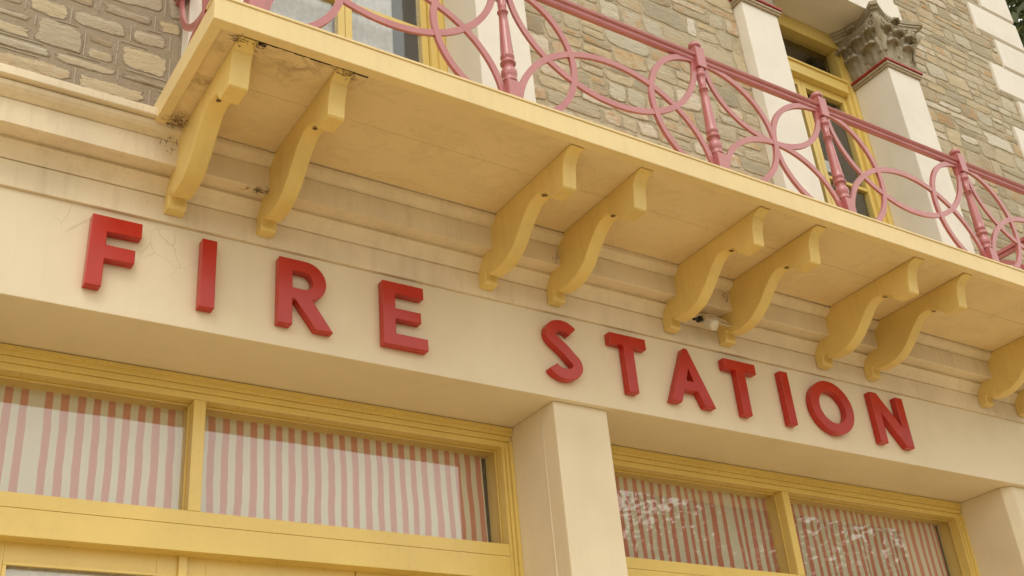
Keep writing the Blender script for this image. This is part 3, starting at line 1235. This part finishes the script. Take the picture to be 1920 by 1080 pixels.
# soffit boards, butted with thin gaps
edges = [BX0 + 0.0555, 4.72, BX1 - 0.0555]
for a, b in zip(edges, edges[1:]):
    for ya, yb in ((YF + 0.058, -0.655), (-0.653, -0.251)):
        bm = bmesh.new()
        j = random.uniform(-0.0012, 0.0012)
        add_box(bm, a + 0.0006, b - 0.0006, ya, yb, ZS + j, ZS + 0.011)
        bm_obj("soffit_board", bm, M_SOF, BAL, 0.0008, 1)
# where the first boards have dropped away from the fascia: a dark rotted slot and trapped debris
bm = bmesh.new()
for k_ in range(16):
    x = 1.33 + 0.026 * k_
    hgt = (0.032 if k_ < 4 else 0.010) * random.uniform(0.7, 1.2)
    yy = YF + 0.060
    add_box(bm, x, x + 0.0262, yy, yy + hgt, ZS - 0.0035, ZS - 0.0005)
bm_obj("rotted_slot", bm, M_NEST, BAL, 0)
bm = bmesh.new()
for k_ in range(6):
    x = 1.80 + 0.022 * k_
    add_box(bm, x, x + 0.0221, YF + 0.060, YF + 0.060 + 0.018 * random.uniform(0.6, 1.1), ZS - 0.0035, ZS - 0.0005)
bm_obj("rotted_slot", bm, M_NEST, BAL, 0)

BRK = [(-0.245, 5.1005), (-0.985, 5.1005), (-0.985, 5.091), (-0.950, 5.086), (-0.921, 5.068), (-0.903, 5.036), (-0.892, 4.995), (-0.885, 4.948), (-0.881, 4.901),
       (-0.870, 4.897), (-0.756, 4.902), (-0.744, 4.926), (-0.730, 4.950), (-0.706, 4.967), (-0.672, 4.979), (-0.634, 4.988), (-0.600, 4.988),
       (-0.564, 4.976), (-0.523, 4.947), (-0.480, 4.907), (-0.435, 4.860), (-0.390, 4.820), (-0.340, 4.789), (-0.290, 4.770), (-0.235, 4.761),
       (-0.170, 4.762), (-0.128, 4.768), (-0.126, 4.798), (-0.090, 4.800), (-0.086, 4.748), (-0.078, 4.735), (-0.019, 4.735)]
BRK_IN = [(-0.019, 5.10)]


M_WEB = flat("dusty_cobweb", (0.20, 0.14, 0.075), 0.95)


def cobweb(c, spread, n, seed):
    r = random.Random(seed)
    bm = bmesh.new()
    c = Vector(c)
    for k_ in range(n):
        p = c + Vector((r.gauss(0, spread[0]), r.gauss(0, spread[1]), r.gauss(0, spread[2])))
        q = p + Vector((r.gauss(0, spread[0]), r.gauss(0, spread[1]), r.gauss(0, spread[2]))) * 0.9
        m = p.lerp(q, 0.5) + Vector((0, 0, -0.012 * r.random()))
        tube(bm, [p, m, q], [0.0010, 0.0019 * r.uniform(0.5, 1.6), 0.0006], 4)
    bm_obj("cobweb", bm, M_WEB, BAL, 0, kind="stuff")


cobweb((1.245, -0.30, 5.085), (0.022, 0.020, 0.008), 34, 1)
cobweb((1.252, -0.225, 5.02), (0.012, 0.006, 0.030), 14, 2)
cobweb((1.735, -0.172, 4.905), (0.030, 0.008, 0.007), 30, 3)
cobweb((3.535, -0.180, 4.945), (0.022, 0.008, 0.020), 16, 4)
cobweb((1.345, -0.975, 5.085), (0.030, 0.012, 0.008), 26, 5)
cobweb((1.815, -0.985, 5.085), (0.025, 0.010, 0.010), 22, 6)
cobweb((4.875, -0.19, 4.98), (0.012, 0.008, 0.025), 10, 7)


def bracket(x0, x1):
    bm = bmesh.new()
    jr = random.Random(int(x0 * 1000))
    pts = [(y + jr.uniform(-0.003, 0.003), z + (jr.uniform(-0.003, 0.003) if z < 5.08 else 0.0)) for y, z in BRK] + [(-0.019, 4.90), (-0.12, 5.06)]
    x0, x1 = x0 + jr.uniform(-0.003, 0.003), x1 + jr.uniform(-0.003, 0.003)
    l_ = [bm.verts.new((x0, y, z)) for y, z in pts]
    r_ = [bm.verts.new((x1, y, z)) for y, z in pts]
    n = len(pts)
    for i in range(n):
        f = bm.faces.new((l_[i], l_[(i + 1) % n], r_[(i + 1) % n], r_[i]))
        f.smooth = 10 < i < 25
    bm.faces.new(l_)
    bm.faces.new(list(reversed(r_)))
    # dirty eye of the scroll
    c = Vector(((x0 + x1) / 2 - 0.012 + jr.uniform(-0.006, 0.006), -0.668 + jr.uniform(-0.006, 0.006), 4.9755))
    ring = [bm.verts.new(c + Vector((0.015 * jr.uniform(0.6, 1.2) * math.cos(t * 0.6283), 0.018 * math.sin(t * 0.6283), 0.0045 * math.sin(t * 0.6283) - 0.002))) for t in range(10)]
    f = bm.faces.new(ring)
    f.material_index = 1
    bmesh.ops.recalc_face_normals(bm, faces=bm.faces)
    me = bpy.data.meshes.new("bracket")
    bm.to_mesh(me)
    bm.free()
    me.materials.append(M_BRK)
    me.materials.append(M_HOLE)
    o = link("bracket", me, BAL)
    md = o.modifiers.new("edge", 'BEVEL')
    md.width = 0.004
    md.segments = 2
    md.limit_method = 'ANGLE'
    md.angle_limit = math.radians(50)


for xb in (1.305, 1.772, 3.095, 3.565, 4.447, 4.913, 5.812, 6.300, 7.58, 8.05):
    bracket(xb, xb + 0.088)


# ------------------------------------------------------------------ railing
RAIL = empty("balcony_railing", (CX, -0.965, 5.214), "faded red iron railing of looping arcs along the balcony edge", "railing")
RY_ = -0.965
ZR0, ZR1 = 5.222, 6.085
PROF = [(0.030, 5.385), (0.041, 5.388), (0.041, 5.404), (0.030, 5.410), (0.037, 5.425), (0.044, 5.445), (0.042, 5.465), (0.031, 5.485),
        (0.028, 5.500), (0.028, 5.506), (0.040, 5.509), (0.043, 5.518), (0.039, 5.527), (0.030, 5.531), (0.030, 5.543), (0.038, 5.552), (0.038, 5.566),
        (0.035, 5.574), (0.0345, 5.60), (0.030, 5.70), (0.026, 5.80), (0.0225, 5.865), (0.029, 5.868), (0.031, 5.874), (0.029, 5.880), (0.0225, 5.883),
        (0.025, 5.95), (0.027, 5.965), (0.036, 5.975), (0.037, 5.990), (0.032, 6.000), (0.028, 6.008), (0.032, 6.020), (0.030, 6.026)]


def rail_post(x, y):
    bm = bmesh.new()
    add_box(bm, x - 0.040, x + 0.040, y - 0.040, y + 0.040, 5.2145, 5.384)
    add_box(bm, x - 0.037, x + 0.037, y - 0.037, y + 0.037, 6.0265, 6.185)
    bmesh.ops.bevel(bm, geom=list(bm.edges), offset=0.003, segments=2, affect='EDGES')
    lathe_pts(bm, PROF, x, y, 16)
    p = bm_obj("post", bm, M_RAIL, RAIL)
    bm = bmesh.new()
    lathe_pts(bm, [(0.020, 6.1855), (0.020, 6.192), (0.036, 6.198), (0.041, 6.208), (0.040, 6.222), (0.031, 6.234), (0.012, 6.240)], x, y, 16)
    bm_obj("finial", bm, M_RAIL, p)


def bar_path(name, pts, wid, thk, plane, parent):
    """flat iron bar: centre line pts (u,z) in the railing plane, wid in that plane, thk across it"""
    bm = bmesh.new()
    rows = []
    n = len(pts)
    for i, (u, zz) in enumerate(pts):
        u0, z0 = pts[max(i - 1, 0)]
        u1, z1 = pts[min(i + 1, n - 1)]
        d = Vector((u1 - u0, z1 - z0)).normalized()
        nx, nz = -d.y, d.x
        row = []
        for s, t in ((-1, -1), (1, -1), (1, 1), (-1, 1)):
            row.append(bm.verts.new(plane(u + nx * s * wid / 2, t * thk / 2, zz + nz * s * wid / 2)))
        rows.append(row)
    for a, b in zip(rows, rows[1:]):
        for i in range(4):
            bm.faces.new((a[i], a[(i + 1) % 4], b[(i + 1) % 4], b[i]))
    bm.faces.new(list(reversed(rows[0])))
    bm.faces.new(rows[-1])
    return bm_obj(name, bm, M_RAIL, parent)


def half_ellipse(c0, c1, depth, vertical, sgn, n=36):
    """arc from c0 to c1 (along u if not vertical, along z if vertical) bulging by depth"""
    out = []
    for i in range(n + 1):
        t = math.pi * i / n
        k = math.cos(t)
        s = math.sin(t)
        out.append((k, s))
    pts = []
    for k, s in out:
        m, h = (c0 + c1) / 2, (c1 - c0) / 2
        pts.append((m - h * k, s * depth * sgn))
    return pts


def rail_bay(u0, u1, plane, narrow, k=0):
    """four bars: one hanging from the rail, one standing on the floor, one bowed from each post"""
    a, b = u0 + 0.040, u1 - 0.040
    mid = (ZR0 + ZR1) / 2
    dz = (ZR1 - ZR0) / 2 + (0.0 if narrow else 0.152)
    du = (b - a) / 2 if narrow else 0.40
    e = 0.0015
    W = 0.036
    sm = [(u, ZR1 - d) for u, d in half_ellipse(a + 0.004, b - 0.004, dz, False, 1)]
    fr = [(u, ZR0 + d) for u, d in half_ellipse(a + 0.004, b - 0.004, dz, False, 1)]
    lp = [(a + d, zz) for zz, d in half_ellipse(ZR0, ZR1, du, True, 1)]
    rp = [(b - d, zz) for zz, d in half_ellipse(ZR0, ZR1, du, True, 1)]
    for i, pts in enumerate((sm, fr, lp, rp)):
        bar_path("scroll_bar", pts, W, 0.016 + e * i, plane, RAIL)


front_plane = lambda u, t, zz: (u, RY_ + t, zz)
POSTS = [1.375, 2.762, 4.197, 5.268, 6.70, 8.09]
for x in POSTS:
    rail_post(x, RY_)
for i in range(5):
    rail_bay(POSTS[i], POSTS[i + 1], front_plane, i == 2)
    # handrail: moulded section between posts
    xa, xb = POSTS[i] + 0.0375, POSTS[i + 1] - 0.0375
    pr = [(RY_ - 0.012, 6.078), (RY_ - 0.018, 6.090), (RY_ - 0.018, 6.108), (RY_ - 0.030, 6.114), (RY_ - 0.034, 6.126), (RY_ - 0.026, 6.140), (RY_, 6.146),
          (RY_ + 0.026, 6.140), (RY_ + 0.034, 6.126), (RY_ + 0.030, 6.114), (RY_ + 0.018, 6.108), (RY_ + 0.018, 6.090), (RY_ + 0.012, 6.078)]
    profile_x("handrail", pr, xa, xb, M_RAIL, RAIL)
    bm = bmesh.new()
    add_box(bm, xa, xb, RY_ - 0.014, RY_ + 0.014, 5.2155, 5.2275)
    bm_obj("bottom_rail", bm, M_RAIL, RAIL, 0.002)
# returns to the wall at both ends
for x in (1.30, 8.165):
    side = lambda u, t, zz, x=x: (x + t, u, zz)
    rail_bay(-0.935, -0.03, side, True)
    bm = bmesh.new()
    add_box(bm, x - 0.03, x + 0.03, -0.927, 0.0, 6.112, 6.144)
    add_box(bm, x - 0.016, x + 0.016, -0.927, 0.0, 6.080, 6.1115)
    bm_obj("handrail", bm, M_RAIL, RAIL, 0.004)


# ------------------------------------------------------------------ the letters
LZ0, LZ1, LD = 4.250, 4.626, 0.052
H = LZ1 - LZ0


def poly_letter(outline, holes=()):
    """front outline(s) in (x,z) -> prism with softened edge"""
    bm = bmesh.new()
    loops = [outline] + list(holes)
    edges = []
    for lp in loops:
        vs = [bm.verts.new((x, -LD, z)) for x, z in lp]
        for i in range(len(vs)):
            edges.append(bm.edges.new((vs[i], vs[(i + 1) % len(vs)])))
    bmesh.ops.triangle_fill(bm, use_beauty=True, use_dissolve=True, edges=edges, normal=(0, -1, 0))
    ext = bmesh.ops.extrude_face_region(bm, geom=list(bm.faces))
    for v in [g for g in ext["geom"] if isinstance(g, bmesh.types.BMVert)]:
        v.co.y = -0.002
    bmesh.ops.recalc_face_normals(bm, faces=bm.faces)
    return bm


def letter(ch, outline, label, holes=()):
    bm = poly_letter(outline, holes)
    me = bpy.data.meshes.new("sign_letter")
    bm.to_mesh(me)
    bm.free()
    me.materials.append(M_RED)
    o = link("sign_letter", me, None, label=label, category="letter", group="red letters on the sign band")
    md = o.modifiers.new("edge", 'BEVEL')
    md.width = 0.0035
    md.segments = 2
    md.limit_method = 'ANGLE'
    md.angle_limit = math.radians(40)
    return o


def P(x, z):
    return (x, z)


a, b = LZ0, LZ1
letter("F", [(0.968, a), (1.042, a), (1.043, 4.398), (1.180, 4.401), (1.180, 4.473), (1.044, 4.473), (1.044, 4.542), (1.203, 4.546), (1.203, b), (0.972, b)],
       "red letter F, first of the word FIRE")
letter("I", [(1.492, a), (1.567, a), (1.567, b), (1.492, b)], "red letter I between the F and the R")


def arc(cx, cz, rx, rz, t0, t1, n):
    return [(cx + rx * math.cos(math.radians(t0 + (t1 - t0) * i / n)), cz + rz * math.sin(math.radians(t0 + (t1 - t0) * i / n))) for i in range(n + 1)]


# R
rx = 1.888
bz0, bz1 = 4.402, b
out = [(rx, a), (rx + 0.074, a), (rx + 0.074, 4.396), (rx + 0.090, 4.396), (rx + 0.200, a - 0.004), (rx + 0.294, a - 0.004), (rx + 0.180, 4.408)]
out += arc(rx + 0.140, 4.513, 0.117, 0.113, -62, 90, 14)
out += [(rx, b)]
hole = [(rx + 0.074, 4.462), (rx + 0.074, 4.560)] + arc(rx + 0.138, 4.511, 0.046, 0.049, 90, -90, 10)
letter("R", out, "red letter R in the word FIRE", [hole])
# E
ex = 2.466
letter("E", [(ex, a), (ex + 0.262, a), (ex + 0.262, a + 0.070), (ex + 0.074, a + 0.070), (ex + 0.074, 4.406), (ex + 0.226, 4.406), (ex + 0.226, 4.470),
             (ex + 0.074, 4.470), (ex + 0.074, b - 0.068), (ex + 0.246, b - 0.068), (ex + 0.246, b), (ex, b)], "red letter E ending the word FIRE")
# S : stroke along a spine
sx = 3.625
sp = []
sp += arc(sx, 4.533, 0.083, 0.060, 28, 180, 12)
sp += arc(sx, 4.533, 0.083, 0.060, 180, 232, 5)[1:]
sp += [(sx - 0.010, 4.455), (sx + 0.014, 4.436)]
sp += arc(sx - 0.004, 4.346, 0.090, 0.063, 50, -90, 12)
sp += arc(sx - 0.004, 4.346, 0.090, 0.063, -90, -158, 8)[1:]


def stroke(sp, w):
    L, R_ = [], []
    for i in range(len(sp)):
        x0, z0 = sp[max(i - 1, 0)]
        x1, z1 = sp[min(i + 1, len(sp) - 1)]
        d = Vector((x1 - x0, z1 - z0)).normalized()
        L.append((sp[i][0] - d.y * w / 2, sp[i][1] + d.x * w / 2))
        R_.append((sp[i][0] + d.y * w / 2, sp[i][1] - d.x * w / 2))
    return L + list(reversed(R_))


letter("S", stroke(sp, 0.070), "red letter S starting the word STATION")


def t_letter(x, label):
    letter("T", [(x + 0.095, a), (x + 0.170, a), (x + 0.172, b - 0.072), (x + 0.275, b - 0.072), (x + 0.275, b), (x, b), (x, b - 0.072), (x + 0.097, b - 0.072)], label)


t_letter(3.974, "red letter T between the S and the A")
ax = 4.572
letter("A", [(ax - 0.180, a), (ax - 0.098, a), (ax - 0.060, 4.340), (ax + 0.052, 4.340), (ax + 0.092, a), (ax + 0.176, a), (ax + 0.012, b + 0.004), (ax - 0.016, b + 0.004)],
       "red letter A between the two Ts", [[(ax - 0.032, 4.406), (ax - 0.002, 4.494), (ax + 0.026, 4.406)]])
t_letter(4.886, "red letter T between the A and the I")
letter("I", [(5.386, a), (5.456, a), (5.456, b), (5.386, b)], "red letter I between the T and the O")
ox, oz = 5.835, (a + b) / 2
letter("O", arc(ox, oz, 0.202, 0.192, 0, 350, 35), "red letter O in the word STATION", [arc(ox, oz, 0.124, 0.116, 0, -350, 35)])
nx_ = 6.254
letter("N", [(nx_, a), (nx_ + 0.075, a), (nx_ + 0.077, 4.478), (nx_ + 0.268, a - 0.003), (nx_ + 0.345, a - 0.003), (nx_ + 0.345, b), (nx_ + 0.270, b), (nx_ + 0.268, 4.396),
             (nx_ + 0.072, b), (nx_, b)], "red letter N ending the word STATION")


# ------------------------------------------------------------------ small lamp and loose cables between two brackets
LAMP = empty("spot_lamp", (4.72, -0.06, 4.79), "small white lamp with loose cables fixed between two brackets", "lamp")
bm = bmesh.new()
add_box(bm, 4.668, 4.702, -0.128, -0.085, 4.818, 4.850)
bmesh.ops.bevel(bm, geom=list(bm.edges), offset=0.006, segments=2, affect='EDGES')
tube(bm, [(4.60, -0.14, 4.80), (4.64, -0.12, 4.818), (4.69, -0.11, 4.835)], 0.008, 6)
bm_obj("clamp", bm, M_BLACK, LAMP)
bm = bmesh.new()
c0, c1 = Vector((4.715, -0.10, 4.838)), Vector((4.765, -0.165, 4.775))
tube(bm, [c0, c0.lerp(c1, 0.3), c0.lerp(c1, 0.55), c0.lerp(c1, 0.85), c1], [0.014, 0.024, 0.036, 0.040, 0.032], 12)
bm_obj("lamp_head", bm, M_LAMPW, LAMP)
bm = bmesh.new()
rr = random.Random(4)
for k_ in range(6):
    s = Vector((4.70, -0.115, 4.842 + 0.003 * k_))
    e_ = Vector((4.895, -0.17 + 0.014 * k_, 4.800 + 0.011 * k_))
    m1 = s.lerp(e_, 0.35) + Vector((0, -0.03 - 0.03 * rr.random(), rr.uniform(-0.02, 0.05)))
    m2 = s.lerp(e_, 0.7) + Vector((0, -0.03 * rr.random(), rr.uniform(-0.045, 0.03)))
    pts = []
    for i in range(13):
        t = i / 12
        pts.append(s * (1 - t) ** 3 + m1 * 3 * t * (1 - t) ** 2 + m2 * 3 * t * t * (1 - t) + e_ * t ** 3)
    tube(bm, pts, 0.006, 6)
bm_obj("cable", bm, M_WIRE, LAMP)

# window sticker upstairs
t = NT("notice_print")
co = t.coords()
vn = t.noise(38, 2, 0.5, co)
c = t.ramp(vn, [(0.46, (0.62, 0.66, 0.68)), (0.5, (0.18, 0.30, 0.42)), (0.54, (0.62, 0.66, 0.68))])
t.pbr(c, 0.5)
bm = bmesh.new()
add_box(bm, 6.98, 7.16, 0.3835, 0.3845, 7.02, 7.14)
bm_obj("notice", bm, t.m, None, 0, label="small pale blue and white notice stuck inside the dark upstairs pane", category="notice")


# ------------------------------------------------------------------ trees: one behind the corner, others across the street (mirrored in the panes)
def leaf_mat(name, a_, b_):
    t = NT(name)
    oi = t.n("ShaderNodeNewGeometry")
    c = t.ramp(oi.outputs["Random Per Island"], [(0.0, a_), (0.6, b_), (1.0, tuple(min(1, x * 1.5) for x in b_))])
    df = t.n("ShaderNodeBsdfPrincipled")
    df.inputs["Roughness"].default_value = 0.5
    t.l(c, df.inputs["Base Color"])
    tl = t.n("ShaderNodeBsdfTranslucent")
    t.l(c, tl.inputs[0])
    mx = t.n("ShaderNodeMixShader")
    mx.inputs[0].default_value = 0.3
    t.l(df.outputs[0], mx.inputs[1])
    t.l(tl.outputs[0], mx.inputs[2])
    t.l(mx.outputs[0], t.out.inputs[0])
    return t.m


M_LEAF = leaf_mat("green_leaves", (0.06, 0.075, 0.022), (0.11, 0.125, 0.04))
M_BARK = ground_mat("bark", (0.09, 0.065, 0.04), (0.17, 0.13, 0.09), 5.0)


def tree(x, y, height, crown_r, label, seed, nleaf, size, group=None):
    r = random.Random(seed)
    T = empty("tree", (x, y, -0.15), label, "tree", group)
    base = Vector((x, y, -0.15))
    bm = bmesh.new()
    top = base + Vector((r.uniform(-0.4, 0.4), r.uniform(-0.4, 0.4), height * 0.62))
    tube(bm, [base, base.lerp(top, 0.3), base.lerp(top, 0.65), top], [height * 0.028, height * 0.022, height * 0.016, height * 0.009], 10)
    tips = []
    for i in range(16):
        s = base.lerp(top, r.uniform(0.35, 1.0))
        an = i * 2.4 + r.uniform(-0.3, 0.3)
        el = r.uniform(0.25, 1.0)
        ln = crown_r * r.uniform(0.55, 0.95)
        e = s + Vector((math.cos(an) * math.cos(el), math.sin(an) * math.cos(el), math.sin(el))) * ln
        m_ = s.lerp(e, 0.5) + Vector((0, 0, 0.12 * ln))
        tube(bm, [s, m_, e], [height * 0.009, height * 0.006, height * 0.003], 6)
        tips += [m_, e]
    bm_obj("trunk", bm, M_BARK, T)
    cc = base + Vector((0, 0, height * 0.66))
    clumps = [(p, crown_r * r.uniform(0.22, 0.36)) for p in tips]
    for i in range(46):
        while True:
            v = Vector((r.uniform(-1, 1), r.uniform(-1, 1), r.uniform(-1, 1)))
            if 0.25 < v.length < 1:
                break
        clumps.append((cc + Vector((v.x * crown_r, v.y * crown_r, v.z * height * 0.33)), crown_r * r.uniform(0.16, 0.34)))
    verts, faces = [], []
    for i in range(nleaf):
        c, cr = clumps[r.randrange(len(clumps))]
        d = Vector((r.gauss(0, 1), r.gauss(0, 1), r.gauss(0, 1))).normalized() * cr * r.random() ** 0.45
        p = c + d
        u = Vector((r.gauss(0, 1), r.gauss(0, 1), r.gauss(0, 0.6))).normalized()
        w = u.orthogonal().normalized()
        w = (w * math.cos(r.random() * 6.28) + u.cross(w) * math.sin(r.random() * 6.28)).normalized()
        s = size * r.uniform(0.7, 1.35)
        k = len(verts)
        verts += [p - u * s, p + w * s * 0.42, p + u * s, p - w * s * 0.42]
        faces.append((k, k + 1, k + 2, k + 3))
    me = new_mesh("crown", verts, faces, [M_LEAF])
    link("crown", me, T)


tree(16.8, 4.6, 19.5, 5.2, "green tree rising behind the right corner of the building", 3, 30000, 0.13)
tree(18.7, -14.0, 13.0, 4.9, "leafy street tree across the road, mirrored in the right panes", 7, 36000, 0.095, "street trees across the road")
tree(26.5, -15.5, 14.0, 5.0, "taller leafy street tree across the road, further to the right", 9, 22000, 0.11, "street trees across the road")
